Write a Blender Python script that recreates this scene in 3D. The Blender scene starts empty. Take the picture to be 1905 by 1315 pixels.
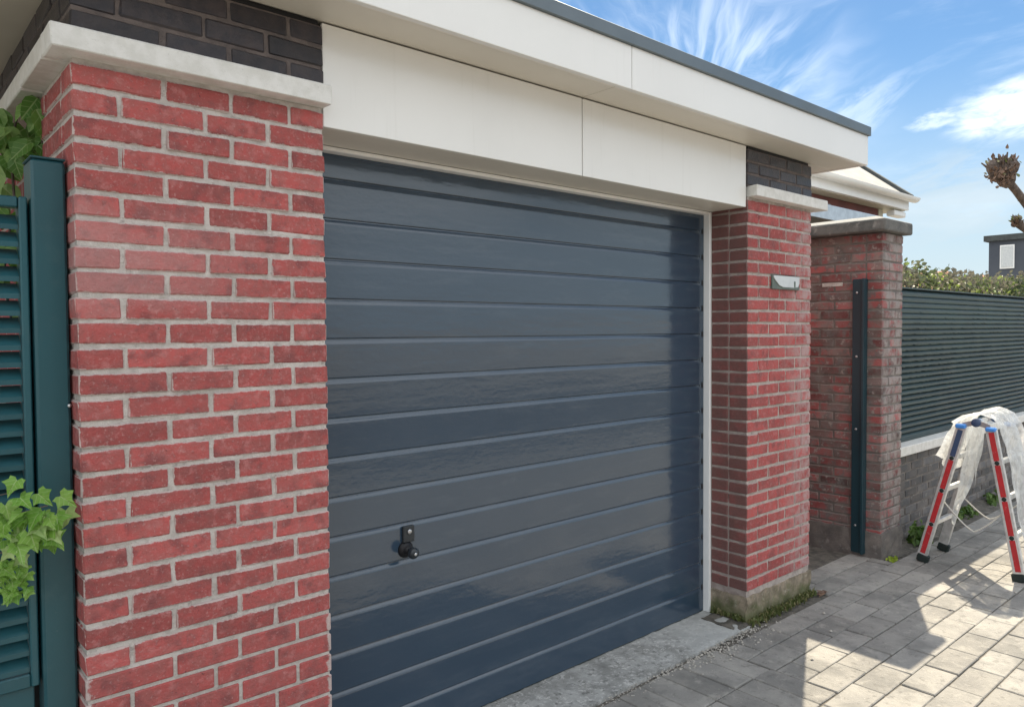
import bpy, math, random
from mathutils import Vector, Matrix, noise as mnoise
from math import radians as R, sin, cos, pi

rnd = random.Random(11)
scene = bpy.context.scene
COL = scene.collection

# ------------------------------------------------------------------ camera
cam_d = bpy.data.cameras.new('camera')
cam = bpy.data.objects.new('camera', cam_d)
COL.objects.link(cam)
h, p, ro = R(48.6223), R(1.7831), R(-0.3793)
fw = Vector((cos(h) * cos(p), sin(h) * cos(p), -sin(p)))
rt = Vector((sin(h), -cos(h), 0))
up = rt.cross(fw)
rt2 = rt * cos(ro) + up * sin(ro)
up2 = -rt * sin(ro) + up * cos(ro)
m = Matrix((rt2, up2, -fw)).transposed().to_4x4()
m.translation = Vector((-1.0662, -2.0477, 1.5094))
cam.matrix_world = m
cam_d.sensor_width = 36
cam_d.lens = 1391.29 / 1905 * 36
cam_d.clip_end = 2000
cam_d.clip_start = 0.02
scene.camera = cam

# ------------------------------------------------------------------ light
AZ, EL = R(26.2), R(53.5)
S = Vector((cos(EL) * cos(AZ), cos(EL) * sin(AZ), sin(EL)))
sun_d = bpy.data.lights.new('sun', 'SUN')
sun_d.energy = 3.95
sun_d.angle = R(0.53)
sun_d.color = (1.0, 0.88, 0.68)
sun = bpy.data.objects.new('sun', sun_d)
sun.rotation_euler = (-S).to_track_quat('-Z', 'Y').to_euler()
sun.location = (0, 0, 20)
COL.objects.link(sun)
scene.view_settings.view_transform = 'Standard'
scene.view_settings.look = 'None'
scene.view_settings.exposure = 1.18
scene.view_settings.gamma = 1
scene.view_settings.use_curve_mapping = False


class NT:
    """small helper around a node tree"""
    def __init__(s, nt):
        s.nt = nt
        nt.nodes.clear()

    def n(s, typ, ins=None, **kw):
        nd = s.nt.nodes.new(typ)
        for k, v in kw.items():
            setattr(nd, k, v)
        if ins:
            for k, v in ins.items():
                sock = nd.inputs[k]
                if isinstance(v, bpy.types.NodeSocket):
                    s.nt.links.new(v, sock)
                else:
                    sock.default_value = v
        return nd

    def math(s, op, a, b=0.0, c=0.0, clamp=False):
        return s.n('ShaderNodeMath', {0: a, 1: b, 2: c}, operation=op, use_clamp=clamp).outputs[0]

    def noise(s, vec, scale, detail=3, rough=.55, dist=0.0):
        return s.n('ShaderNodeTexNoise', {'Vector': vec, 'Scale': scale, 'Detail': detail, 'Roughness': rough,
                                          'Distortion': dist}).outputs['Fac']

    def ss(s, v, a, b, lo=0.0, hi=1.0):
        return s.n('ShaderNodeMapRange', {'Value': v, 'From Min': a, 'From Max': b, 'To Min': lo, 'To Max': hi},
                   interpolation_type='SMOOTHSTEP').outputs[0]

    def mix(s, f, a, b, mode='MIX'):
        nd = s.nt.nodes.new('ShaderNodeMix')
        nd.data_type = 'RGBA'
        nd.blend_type = mode
        for i, v in ((0, f), (6, a), (7, b)):
            if isinstance(v, bpy.types.NodeSocket):
                s.nt.links.new(v, nd.inputs[i])
            else:
                nd.inputs[i].default_value = v if i == 0 else (*v[:3], 1)
        return nd.outputs[2]

    def vmul(s, v, t):
        return s.n('ShaderNodeVectorMath', {0: v, 1: t}, operation='MULTIPLY').outputs[0]


# world: physical sky plus thin procedural clouds laid out by direction
world = bpy.data.worlds.new('World')
scene.world = world
world.use_nodes = True
W = NT(world.node_tree)
sky = W.n('ShaderNodeTexSky', sky_type='NISHITA', sun_disc=False, sun_elevation=EL, sun_rotation=R(90) - AZ,
          air_density=1.0, dust_density=0.35, ozone_density=2.2, altitude=0)
tc = W.n('ShaderNodeTexCoord')
dirv = W.n('ShaderNodeVectorMath', {0: tc.outputs['Generated']}, operation='NORMALIZE').outputs[0]
sx = W.n('ShaderNodeSeparateXYZ', {0: dirv})
az = W.math('ARCTAN2', sx.outputs[1], sx.outputs[0])
el = W.math('ARCSINE', sx.outputs[2])


def dir_ae(d):
    d = Vector(d).normalized()
    return math.atan2(d.y, d.x), math.asin(d.z)


ca, ce = dir_ae((0.84, 0.60, 0.235))          # root of the fan of cirrus wisps
da = W.math('SUBTRACT', az, ca)
de = W.math('SUBTRACT', el, ce)
rho = W.math('POWER', W.math('ADD', W.math('MULTIPLY', da, da), W.math('MULTIPLY', de, de)), 0.5)
th = W.math('ARCTAN2', de, da)
wob = W.noise(W.n('ShaderNodeCombineXYZ', {0: da, 1: de, 2: 0.3}).outputs[0], 6.0, 3)
th2 = W.math('ADD', th, W.math('MULTIPLY', W.math('SUBTRACT', wob, 0.5), 0.6))
cv = W.n('ShaderNodeCombineXYZ', {0: W.math('MULTIPLY', th2, 5.0), 1: W.math('MULTIPLY', rho, 6.0), 2: 1.0}).outputs[0]
fan = W.ss(W.noise(cv, 1.4, 6, .52, .25), 0.36, 0.80)
fan = W.math('MULTIPLY', fan, W.ss(rho, 0.27, 0.13))
fan = W.math('MULTIPLY', fan, W.ss(rho, 0.0, 0.06, 0.0, 1.0))
fan = W.math('MULTIPLY', fan, W.ss(de, -0.05, 0.03))


def blob(d, ra, rb, tilt, lo, hi, sc, seed, edge=1.0, stretch=3.0):
    a0, e0 = dir_ae(d)
    x = W.math('SUBTRACT', az, a0)
    y = W.math('SUBTRACT', el, e0)
    c_, s_ = cos(tilt), sin(tilt)
    u = W.math('ADD', W.math('MULTIPLY', x, c_), W.math('MULTIPLY', y, s_))
    v = W.math('SUBTRACT', W.math('MULTIPLY', y, c_), W.math('MULTIPLY', x, s_))
    q = W.math('ADD', W.math('POWER', W.math('ABSOLUTE', W.math('DIVIDE', u, ra)), 2.0),
               W.math('POWER', W.math('ABSOLUTE', W.math('DIVIDE', v, rb)), 2.0))
    mk = W.ss(q, edge, 0.0)
    vec = W.n('ShaderNodeCombineXYZ', {0: u, 1: W.math('MULTIPLY', v, stretch), 2: seed}).outputs[0]
    nz = W.noise(vec, sc, 6, .6, .4)
    return W.ss(W.math('ADD', nz, W.math('MULTIPLY', mk, .35)), lo, hi), mk


b1, m1 = blob((1.185, 0.300, 0.295), .105, .045, -0.12, .48, 1.05, 20, 3.1)       # bright cloud at the right
b2, m2 = blob((1.10, 0.36, 0.15), .24, .10, -0.25, .50, .86, 12, 5.7)           # pale veil over the horizon
b3, m3 = blob((1.085, 0.375, 0.275), .045, .016, -0.1, .60, .95, 36, 8.2)
b4, m4 = blob((1.0, 0.47, 0.27), .12, .04, -0.5, .60, .90, 16, 2.2)
cl = W.math('MAXIMUM', W.math('MULTIPLY', fan, .42), W.math('MULTIPLY', W.math('MULTIPLY', b1, m1), 1.15, clamp=True))
cl = W.math('MAXIMUM', cl, W.math('MULTIPLY', W.math('MULTIPLY', b3, m3), .5, clamp=True))
cl = W.math('MAXIMUM', cl, W.math('MULTIPLY', W.math('MULTIPLY', b4, m4), .3))
# thin veils over the whole sky, far and near
gv = W.n('ShaderNodeCombineXYZ', {0: W.math('MULTIPLY', az, 3.0), 1: W.math('MULTIPLY', el, 9.0), 2: 4.0}).outputs[0]
gn = W.noise(gv, 1.6, 6, .6, .5)
away = W.n('ShaderNodeVectorMath', {0: dirv, 1: Vector((.93, .30, .20)).normalized()}, operation='DOT_PRODUCT').outputs[1]
away = W.ss(away, .90, .35)                       # bright cloud added outside the view to fill the shade
gen = W.math('MAXIMUM', W.math('MULTIPLY', W.ss(gn, .50, .85), .35), W.math('MULTIPLY', W.ss(gn, .28, .52), away))
hz = W.ss(el, 0.34, 0.0, 0.0, .92)
cl = W.math('MAXIMUM', cl, gen)
skyc = W.mix(1.0, sky.outputs[0], (0.30, 0.405, 0.46), 'MULTIPLY')
skym = W.mix(W.math('MULTIPLY', cl, .95), skyc, (6.5, 6.75, 6.95))
skym = W.mix(W.math('MAXIMUM', hz, W.math('MULTIPLY', W.math('MULTIPLY', b2, m2), .8)), skym, (2.75, 3.2, 3.45))
bg = W.n('ShaderNodeBackground', {'Color': skym, 'Strength': 0.115})
out = W.n('ShaderNodeOutputWorld', {'Surface': bg.outputs[0]})


# ------------------------------------------------------------------ materials
def mat(name, c1, c2=None, scale=8.0, rough=.8, bump=0.0, bscale=60.0, metal=0.0, rand=0.0, spots=None, extra=None,
        rvar=0.0, lo=.35, hi=.65, bdist=.004, spec=.5):
    m = bpy.data.materials.new(name)
    m.use_nodes = True
    t = NT(m.node_tree)
    geo = t.n('ShaderNodeNewGeometry')
    pos = geo.outputs['Position']
    c2 = c2 or c1
    f = t.ss(t.noise(pos, scale, 5, .6), lo, hi)
    col = t.mix(f, c1, c2)
    if rand:
        oi = t.n('ShaderNodeObjectInfo').outputs['Random']
        k = t.math('ADD', t.math('MULTIPLY', oi, 2 * rand), 1 - rand)
        kk = t.n('ShaderNodeCombineXYZ', {0: k, 1: k, 2: k}).outputs[0]
        col = t.mix(1.0, col, kk, 'MULTIPLY')
    for sp in (spots or []):
        sc, a, b, cc, amt = sp
        fs = t.math('MULTIPLY', t.ss(t.noise(pos, sc, 4, .65), a, b), amt)
        col = t.mix(fs, col, cc)
    if extra:
        col = extra(t, pos, col, geo)
    rr = rough
    if rvar:
        rr = t.ss(t.noise(pos, scale * 1.7, 4), .3, .7, rough - rvar, rough + rvar)
    ins = {'Base Color': col if isinstance(col, bpy.types.NodeSocket) else (*col, 1), 'Roughness': rr,
           'Metallic': metal, 'Specular IOR Level': spec}
    if bump:
        hh = t.noise(pos, bscale, 5, .65)
        bn = t.n('ShaderNodeBump', {'Height': hh, 'Strength': bump, 'Distance': bdist})
        ins['Normal'] = bn.outputs[0]
    b = t.n('ShaderNodeBsdfPrincipled', ins)
    t.n('ShaderNodeOutputMaterial', {'Surface': b.outputs[0]})
    return m


def xstain(x0, x1, cc, amt, sc=9.0, sm=None):
    def f(t, pos, col, geo):
        if sm: col = smear(t, pos, col, sm)
        s = t.n('ShaderNodeSeparateXYZ', {0: pos})
        g = t.ss(s.outputs[0], x0, x1)
        nz = t.ss(t.noise(pos, sc, 5, .7), .35, .62)
        return t.mix(t.math('MULTIPLY', t.math('MULTIPLY', g, nz), amt), col, cc)
    return f


def smear(t, pos, col, cc=(.54, .48, .45), w=.0056, amt=.8):
    geo = t.n('ShaderNodeNewGeometry')
    gen_ = t.n('ShaderNodeTexCoord').outputs['Generated']
    s = t.n('ShaderNodeSeparateXYZ', {0: gen_})

    def edge(v, size):
        return t.math('MULTIPLY', t.math('SUBTRACT', .5, t.math('ABSOLUTE', t.math('SUBTRACT', v, .5))), size)
    nx = t.math('ABSOLUTE', t.n('ShaderNodeSeparateXYZ', {0: geo.outputs['Normal']}).outputs[0])
    isx = t.math('GREATER_THAN', nx, .85)
    ex, ey = edge(s.outputs[0], .19), edge(s.outputs[1], .12)
    e1 = t.math('ADD', t.math('MULTIPLY', isx, ey), t.math('MULTIPLY', t.math('SUBTRACT', 1.0, isx), ex))
    d = t.math('MINIMUM', e1, edge(s.outputs[2], .05))
    nz = t.noise(pos, 62, 5, .75)
    big = t.noise(pos, 11, 3, .6)
    lim = t.math('MULTIPLY', t.math('SUBTRACT', t.math('ADD', nz, t.math('MULTIPLY', big, .8)), .62), w * 2.2)
    k = t.ss(t.math('SUBTRACT', lim, d), -.0008, .0012)
    return t.mix(t.math('MULTIPLY', k, amt), col, cc)


def left_pillar_extra(t, pos, col, geo):
    col = smear(t, pos, col)
    s = t.n('ShaderNodeSeparateXYZ', {0: pos})
    z = t.math('ADD', s.outputs[2], t.math('MULTIPLY', t.math('SUBTRACT', t.noise(pos, 5, 4), .5), .35))
    band = t.math('MULTIPLY', t.ss(z, 1.5, 1.62), t.ss(z, 1.88, 1.72))
    xs = t.ss(s.outputs[0], -.1, -.6)
    return t.mix(t.math('MULTIPLY', t.math('MULTIPLY', band, xs), .42), col, (.50, .30, .29))


RED = dict(scale=24, rough=.88, bump=1.0, bscale=75, rand=.20, bdist=.006,
           spots=[(70, .64, .71, (.06, .025, .03), .75), (34, .52, .66, (.50, .20, .19), .5), (15, .50, .66, (.20, .065, .065), .7),
                  (120, .56, .68, (.56, .33, .31), .4)])
M = {}
M['brick'] = mat('brick', (.42, .088, .082), (.34, .100, .092), extra=left_pillar_extra, **RED)
M['mortar'] = mat('mortar', (.62, .57, .53), (.47, .43, .395), scale=22, rough=.96, bump=1.0, bscale=90, bdist=.008,
                  spots=[(45, .55, .68, (.62, .58, .54), .7), (28, .58, .7, (.25, .215, .20), .6)])


def reveal_grime_shade(t, pos, col, geo):  # door-side face: grime plus its deep shade painted into the colour
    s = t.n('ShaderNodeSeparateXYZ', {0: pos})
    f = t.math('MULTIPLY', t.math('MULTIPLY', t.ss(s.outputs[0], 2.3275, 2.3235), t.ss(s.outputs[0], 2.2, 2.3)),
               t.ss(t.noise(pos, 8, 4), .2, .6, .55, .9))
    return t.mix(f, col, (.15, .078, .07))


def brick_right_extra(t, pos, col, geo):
    return reveal_grime_shade(t, pos, xstain(2.62, 2.96, (.42, .30, .29), .95, 12, (.42, .37, .34))(t, pos, col, geo), geo)


def mossy(t, pos, col, geo):
    s = t.n('ShaderNodeSeparateXYZ', {0: pos})
    z = t.math('ADD', s.outputs[2], t.math('MULTIPLY', t.math('SUBTRACT', t.noise(pos, 14, 5), .5), .22))
    return t.mix(t.math('MULTIPLY', t.ss(z, .12, .02), .8), col, (.09, .11, .035))


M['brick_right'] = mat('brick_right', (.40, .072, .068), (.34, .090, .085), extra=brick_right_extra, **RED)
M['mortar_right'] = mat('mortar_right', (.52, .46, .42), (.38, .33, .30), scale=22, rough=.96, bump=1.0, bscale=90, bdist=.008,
                        extra=reveal_grime_shade, spots=[(28, .58, .7, (.25, .215, .20), .6)])
M['plinth'] = mat('plinth', (.33, .27, .20), (.19, .16, .115), scale=18, rough=.95, bump=1.0, bscale=90, extra=mossy,
                  spots=[(30, .55, .7, (.45, .42, .34), .6)])
M['dark_brick'] = mat('dark_brick', (.024, .022, .028), (.046, .036, .038), scale=25, rough=.42, bump=.6, bscale=90,
                      rand=.35, spots=[(40, .62, .75, (.10, .095, .10), .35)])
M['dark_mortar'] = mat('dark_mortar', (.17, .14, .13), (.11, .092, .088), scale=18, rough=.95, bump=.8, bscale=120)
M['old_brick'] = mat('old_brick', (.25, .062, .060), (.16, .105, .095), scale=7, rough=.92, bump=1.0, bscale=90, rand=.5,
                     lo=.42, hi=.58,
                     spots=[(13, .50, .60, (.12, .112, .108), .8), (26, .58, .66, (.36, .30, .27), .7)],
                     extra=xstain(3.90, 3.99, (.32, .285, .27), .9, 9, (.20, .175, .16)))
M['old_mortar'] = mat('old_mortar', (.21, .185, .165), (.13, .118, .11), scale=10, rough=.97, bump=1, bscale=90,
                      spots=[(12, .58, .68, (.33, .31, .29), .6)])
M['grey_brick'] = mat('grey_brick', (.10, .10, .105), (.16, .145, .135), scale=9, rough=.9, bump=.9, bscale=80, rand=.35,
                      spots=[(18, .6, .7, (.28, .27, .26), .5)])
M['coping'] = mat('coping', (.76, .75, .72), (.66, .65, .61), scale=25, rough=.75, bump=.35, bscale=220,
                  spots=[(90, .62, .72, (.42, .41, .38), .35)])
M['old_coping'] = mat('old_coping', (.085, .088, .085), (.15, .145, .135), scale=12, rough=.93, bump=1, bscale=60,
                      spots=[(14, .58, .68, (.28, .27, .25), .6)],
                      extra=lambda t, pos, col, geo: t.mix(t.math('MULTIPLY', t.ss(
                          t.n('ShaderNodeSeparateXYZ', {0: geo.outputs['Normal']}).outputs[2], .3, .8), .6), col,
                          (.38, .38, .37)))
M['concrete'] = mat('concrete', (.27, .27, .255), (.40, .40, .385), scale=11, rough=.92, bump=1, bscale=70,
                    spots=[(55, .54, .62, (.58, .57, .55), .75), (38, .55, .66, (.10, .10, .095), .65), (9, .5, .65, (.20, .20, .19), .6)],
                    extra=lambda t, pos, col, geo: t.mix(t.math('MULTIPLY', t.ss(t.math('ADD', t.n(
                        'ShaderNodeSeparateXYZ', {0: pos}).outputs[0], t.math('MULTIPLY', t.noise(pos, 6, 4), .5)), 2.0, 2.25),
                        .55), col, (.48, .49, .48)))
M['paver'] = mat('paver', (.305, .292, .268), (.238, .23, .215), scale=6, rough=.9, bump=1.0, bscale=70, rand=.17, bdist=.005,
                 spots=[(90, .60, .70, (.44, .42, .38), .55), (2.6, .48, .62, (.15, .148, .14), .6), (22, .56, .66, (.13, .125, .115), .5), (14, .55, .7, (.36, .345, .31), .6),
                        (60, .66, .74, (.11, .10, .09), .6)])
M['sand'] = mat('sand', (.15, .135, .115), (.08, .075, .065), scale=20, rough=1, bump=1, bscale=120,
                spots=[(9, .55, .7, (.24, .22, .19), .7)])


def tiled(t, pos, col, geo):
    br = t.n('ShaderNodeTexBrick', {'Vector': pos, 'Color1': (.27, .25, .22, 1), 'Color2': (.22, .21, .19, 1),
                                    'Mortar': (.10, .095, .085, 1), 'Scale': 1.0, 'Mortar Size': .006,
                                    'Brick Width': .27, 'Row Height': .14})
    return t.mix(.8, col, br.outputs['Color'])


M['ground'] = mat('ground', (.24, .225, .20), (.20, .19, .17), scale=3, rough=.95, bump=.6, bscale=80, extra=tiled)
M['asphalt'] = mat('asphalt', (.055, .055, .058), (.075, .073, .07), scale=3, rough=.9, bump=.8, bscale=150)
M['white_panel'] = mat('white_panel', (.82, .812, .785), (.79, .782, .755), scale=2, rough=.22, bump=.05, bscale=3, rvar=.05, bdist=.01,
                       extra=lambda t, pos, col, geo: t.mix(t.math('MULTIPLY', t.ss(t.noise(t.vmul(pos, (26, 26, 1.6)), 1.0, 4, .7), .56, .80), .16), col, (.45, .43, .38)))
M['soffit'] = mat('soffit', (.72, .68, .60), (.68, .64, .56), scale=2, rough=.4)
M['white_frame'] = mat('white_frame', (.88, .88, .87), (.85, .85, .84), scale=5, rough=.35)
M['trim'] = mat('trim', (.135, .165, .185), (.115, .145, .165), scale=3, rough=.42, metal=.2, rvar=.08)
M['black'] = mat('black', (.006, .006, .008), rough=.6)
M['dark_metal'] = mat('dark_metal', (.02, .026, .032), rough=.35)
M['teal'] = mat('teal', (.020, .092, .112), (.016, .075, .092), scale=2, rough=.36, bump=.1, bscale=300, rvar=.06, rand=.08, spots=[(7, .55, .75, (.07, .13, .14), .3), (60, .68, .74, (.16, .20, .20), .3)])
M['teal_dark'] = mat('teal_dark', (.012, .045, .060), (.010, .035, .048), scale=2, rough=.42)
M['fence_slat'] = mat('fence_slat', (.022, .046, .048), (.018, .036, .039), scale=2, rough=.46, rand=.2, spots=[(5, .5, .7, (.07, .085, .08), .35)])
M['steel'] = mat('steel', (.60, .61, .62), (.50, .51, .52), scale=14, rough=.35, metal=.9)
M['alu'] = mat('alu', (.74, .74, .74), (.58, .58, .57), scale=28, rough=.38, metal=.55)
M['red_insert'] = mat('red_insert', (.52, .022, .03), (.42, .025, .03), scale=20, rough=.5, spots=[(70, .6, .7, (.55, .35, .33), .5)])
M['blue_plastic'] = mat('blue_plastic', (.06, .27, .75), rough=.4)
M['navy_plastic'] = mat('navy_plastic', (.04, .07, .15), rough=.45)
M['strap'] = mat('strap', (.62, .60, .55), rough=.8)
M['rubber'] = mat('rubber', (.012, .022, .020), rough=.7)
M['sign_face'] = mat('sign_face', (.60, .62, .62), (.52, .54, .55), scale=12, rough=.12)
M['sign_body'] = mat('sign_body', (.12, .15, .125), (.09, .115, .10), scale=20, rough=.5)
M['crumb'] = mat('crumb', (.50, .47, .42), (.30, .28, .25), scale=60, rough=.95)
M['bark'] = mat('bark', (.17, .13, .11), (.09, .07, .06), scale=25, rough=.95, bump=1, bscale=50)
M['grey_render'] = mat('grey_render', (.055, .065, .085), (.07, .08, .10), scale=.5, rough=.7)
M['pale_render'] = mat('pale_render', (.50, .50, .48), (.44, .44, .42), scale=.8, rough=.85)
M['cream_paint'] = mat('cream_paint', (.60, .57, .46), (.55, .52, .42), scale=2, rough=.55)
M['roof_tile'] = mat('roof_tile', (.40, .39, .37), (.32, .315, .30), scale=6, rough=.85, bump=.5, bscale=20)
M['orange_tile'] = mat('orange_tile', (.45, .24, .15), (.36, .19, .12), scale=.5, rough=.9)
M['verge'] = mat('verge', (.07, .08, .08), (.05, .055, .055), scale=4, rough=.8)
M['house_brick'] = mat('house_brick', (.16, .055, .05), (.12, .045, .042), scale=5, rough=.9, bump=.6, bscale=30)
M['timber'] = mat('timber', (.42, .38, .32), (.30, .27, .23), scale=6, rough=.9, bump=.5, bscale=40)


def brick_tex(t, pos, col, geo):
    s = t.n('ShaderNodeSeparateXYZ', {0: pos})
    v = t.n('ShaderNodeCombineXYZ', {0: t.math('ADD', s.outputs[0], s.outputs[1]), 1: t.math('SUBTRACT', s.outputs[2], .0375), 2: 0.0}).outputs[0]
    br = t.n('ShaderNodeTexBrick', {'Vector': v, 'Color1': (.36, .065, .07, 1), 'Color2': (.28, .07, .07, 1),
                                    'Mortar': (.42, .38, .35, 1), 'Scale': 1.0, 'Mortar Size': .006,
                                    'Brick Width': .22, 'Row Height': .0625})
    return t.mix(.9, col, br.outputs['Color'])


M['brick_wall'] = mat('brick_wall', (.36, .07, .07), (.28, .07, .07), scale=12, rough=.88, bump=.5, bscale=90, extra=brick_tex)
M['window_glass'] = mat('window_glass', (.03, .035, .04), rough=.08)


def door_mat():
    m = bpy.data.materials.new('door_paint')
    m.use_nodes = True
    t = NT(m.node_tree)
    pos = t.n('ShaderNodeNewGeometry').outputs['Position']
    long_ = t.noise(t.vmul(pos, (1.2, 1, 9)), 1.0, 3)
    fine = t.noise(t.vmul(pos, (30, 10, 160)), 1.0, 3)
    peel = t.noise(t.vmul(pos, (34, 10, 48)), 1.0, 2, .5, .6)
    hgt = t.math('ADD', t.math('ADD', t.math('MULTIPLY', long_, .6), t.math('MULTIPLY', fine, .02)), t.math('MULTIPLY', peel, .12))
    bn = t.n('ShaderNodeBump', {'Height': hgt, 'Strength': .34, 'Distance': .01})
    dust = t.math('MULTIPLY', t.ss(t.noise(t.vmul(pos, (3, 1, 14)), 1.5, 5, .65), .48, .75), .22)
    col = t.mix(dust, (.036, .062, .096), (.092, .116, .146))
    rr = t.ss(t.noise(pos, 5, 4), .3, .7, .10, .15)
    b = t.n('ShaderNodeBsdfPrincipled', {'Base Color': col, 'Roughness': rr, 'Normal': bn.outputs[0],
                                         'Specular IOR Level': .85})
    t.n('ShaderNodeOutputMaterial', {'Surface': b.outputs[0]})
    return m


M['door'] = door_mat()


def leaf_mat(name, c1, c2, c3=None, trans=.35, brown=False, veins=False):
    m = bpy.data.materials.new(name)
    m.use_nodes = True
    t = NT(m.node_tree)
    pos = t.n('ShaderNodeNewGeometry').outputs['Position']
    isl = t.n('ShaderNodeNewGeometry').outputs['Random Per Island']
    oi = t.n('ShaderNodeObjectInfo').outputs['Random']
    r = t.math('FRACT', t.math('ADD', isl, oi))
    col = t.mix(r, c1, c2)
    if c3:
        col = t.mix(t.ss(r, .72, .80), col, c3)
    col = t.mix(t.math('MULTIPLY', t.noise(pos, 60, 3), .5), col, (*[x * .55 for x in c1],))
    if veins:
        oc = t.n('ShaderNodeSeparateXYZ', {0: t.n('ShaderNodeTexCoord').outputs['Object']})
        ax_ = t.math('ABSOLUTE', oc.outputs[0])
        mid = t.ss(ax_, .035, .008)
        lat = t.ss(t.math('ABSOLUTE', t.math('SUBTRACT', t.math('FRACT', t.math('MULTIPLY', t.math('SUBTRACT', oc.outputs[1], t.math('MULTIPLY', ax_, .8)), 4.0)), .5)), .10, .02)
        col = t.mix(t.math('MULTIPLY', t.math('MAXIMUM', mid, t.math('MULTIPLY', lat, .6)), .55), col, (.50, .62, .30))
        col = t.mix(t.math('MULTIPLY', t.ss(t.noise(pos, 30, 4), .5, .72), .5), col, (.10, .24, .03))
    if brown:
        col = t.mix(t.math('MULTIPLY', t.ss(t.noise(pos, 3.2, 3), .44, .56), .85), col, (.19, .17, .14))
    d = t.n('ShaderNodeBsdfPrincipled', {'Base Color': col, 'Roughness': .5})
    tr = t.n('ShaderNodeBsdfTranslucent', {'Color': col})
    mx = t.n('ShaderNodeMixShader', {0: trans, 1: d.outputs[0], 2: tr.outputs[0]})
    t.n('ShaderNodeOutputMaterial', {'Surface': mx.outputs[0]})
    return m


M['ivy'] = leaf_mat('ivy', (.16, .37, .035), (.36, .57, .12), (.56, .70, .30), veins=True)
M['climber'] = leaf_mat('climber', (.11, .26, .05), (.24, .45, .10), (.34, .54, .17), veins=True)
M['hedge'] = leaf_mat('hedge', (.09, .13, .05), (.20, .22, .14), (.34, .46, .10), .4, True)
M['weed'] = leaf_mat('weed', (.07, .15, .025), (.16, .25, .05))
M['weed_yellow'] = leaf_mat('weed_yellow', (.30, .42, .03), (.45, .55, .05))
M['dry_leaf'] = mat('dry_leaf', (.24, .15, .10), (.13, .085, .065), scale=40, rough=.9)
M['moss'] = leaf_mat('moss', (.09, .12, .03), (.17, .19, .06), (.28, .25, .12), .15)


def plastic_mat():
    m = bpy.data.materials.new('plastic_film')
    m.use_nodes = True
    t = NT(m.node_tree)
    pos = t.n('ShaderNodeNewGeometry').outputs['Position']
    bn = t.n('ShaderNodeBump', {'Height': t.noise(pos, 22, 4, .6, 1.2), 'Strength': .8, 'Distance': .02})
    d = t.n('ShaderNodeBsdfPrincipled', {'Base Color': (.80, .82, .83, 1), 'Roughness': .18, 'Normal': bn.outputs[0]})
    tl = t.n('ShaderNodeBsdfTranslucent', {'Color': (.85, .87, .88, 1), 'Normal': bn.outputs[0]})
    tp = t.n('ShaderNodeBsdfTransparent', {'Color': (.97, .98, .98, 1)})
    a = t.n('ShaderNodeMixShader', {0: .45, 1: d.outputs[0], 2: tl.outputs[0]})
    f = t.ss(t.noise(pos, 9, 4, .6, 1.0), .35, .65, .05, .42)
    b = t.n('ShaderNodeMixShader', {0: f, 1: a.outputs[0], 2: tp.outputs[0]})
    t.n('ShaderNodeOutputMaterial', {'Surface': b.outputs[0]})
    return m


M['film'] = plastic_mat()


# ------------------------------------------------------------------ builders
def link(name, me, parent=None, loc=(0, 0, 0)):
    o = bpy.data.objects.new(name, me)
    COL.objects.link(o)
    o.location = loc
    if parent is not None:
        o.parent = parent
        o.matrix_parent_inverse = Matrix.Identity(4)
        o.location = Vector(loc) - wloc(parent)
    return o


def wloc(o):
    v = Vector((0, 0, 0))
    while o is not None:
        v += o.location
        o = o.parent
    return v


def empty(name, loc, label=None, cat=None, group=None, parent=None):
    o = link(name, None, parent, loc)
    return tag(o, label, cat, group)


def tag(o, label=None, cat=None, group=None, kind=None):
    if label: o['label'] = label
    if cat: o['category'] = cat
    if group: o['group'] = group
    if kind: o['kind'] = kind
    return o


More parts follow.
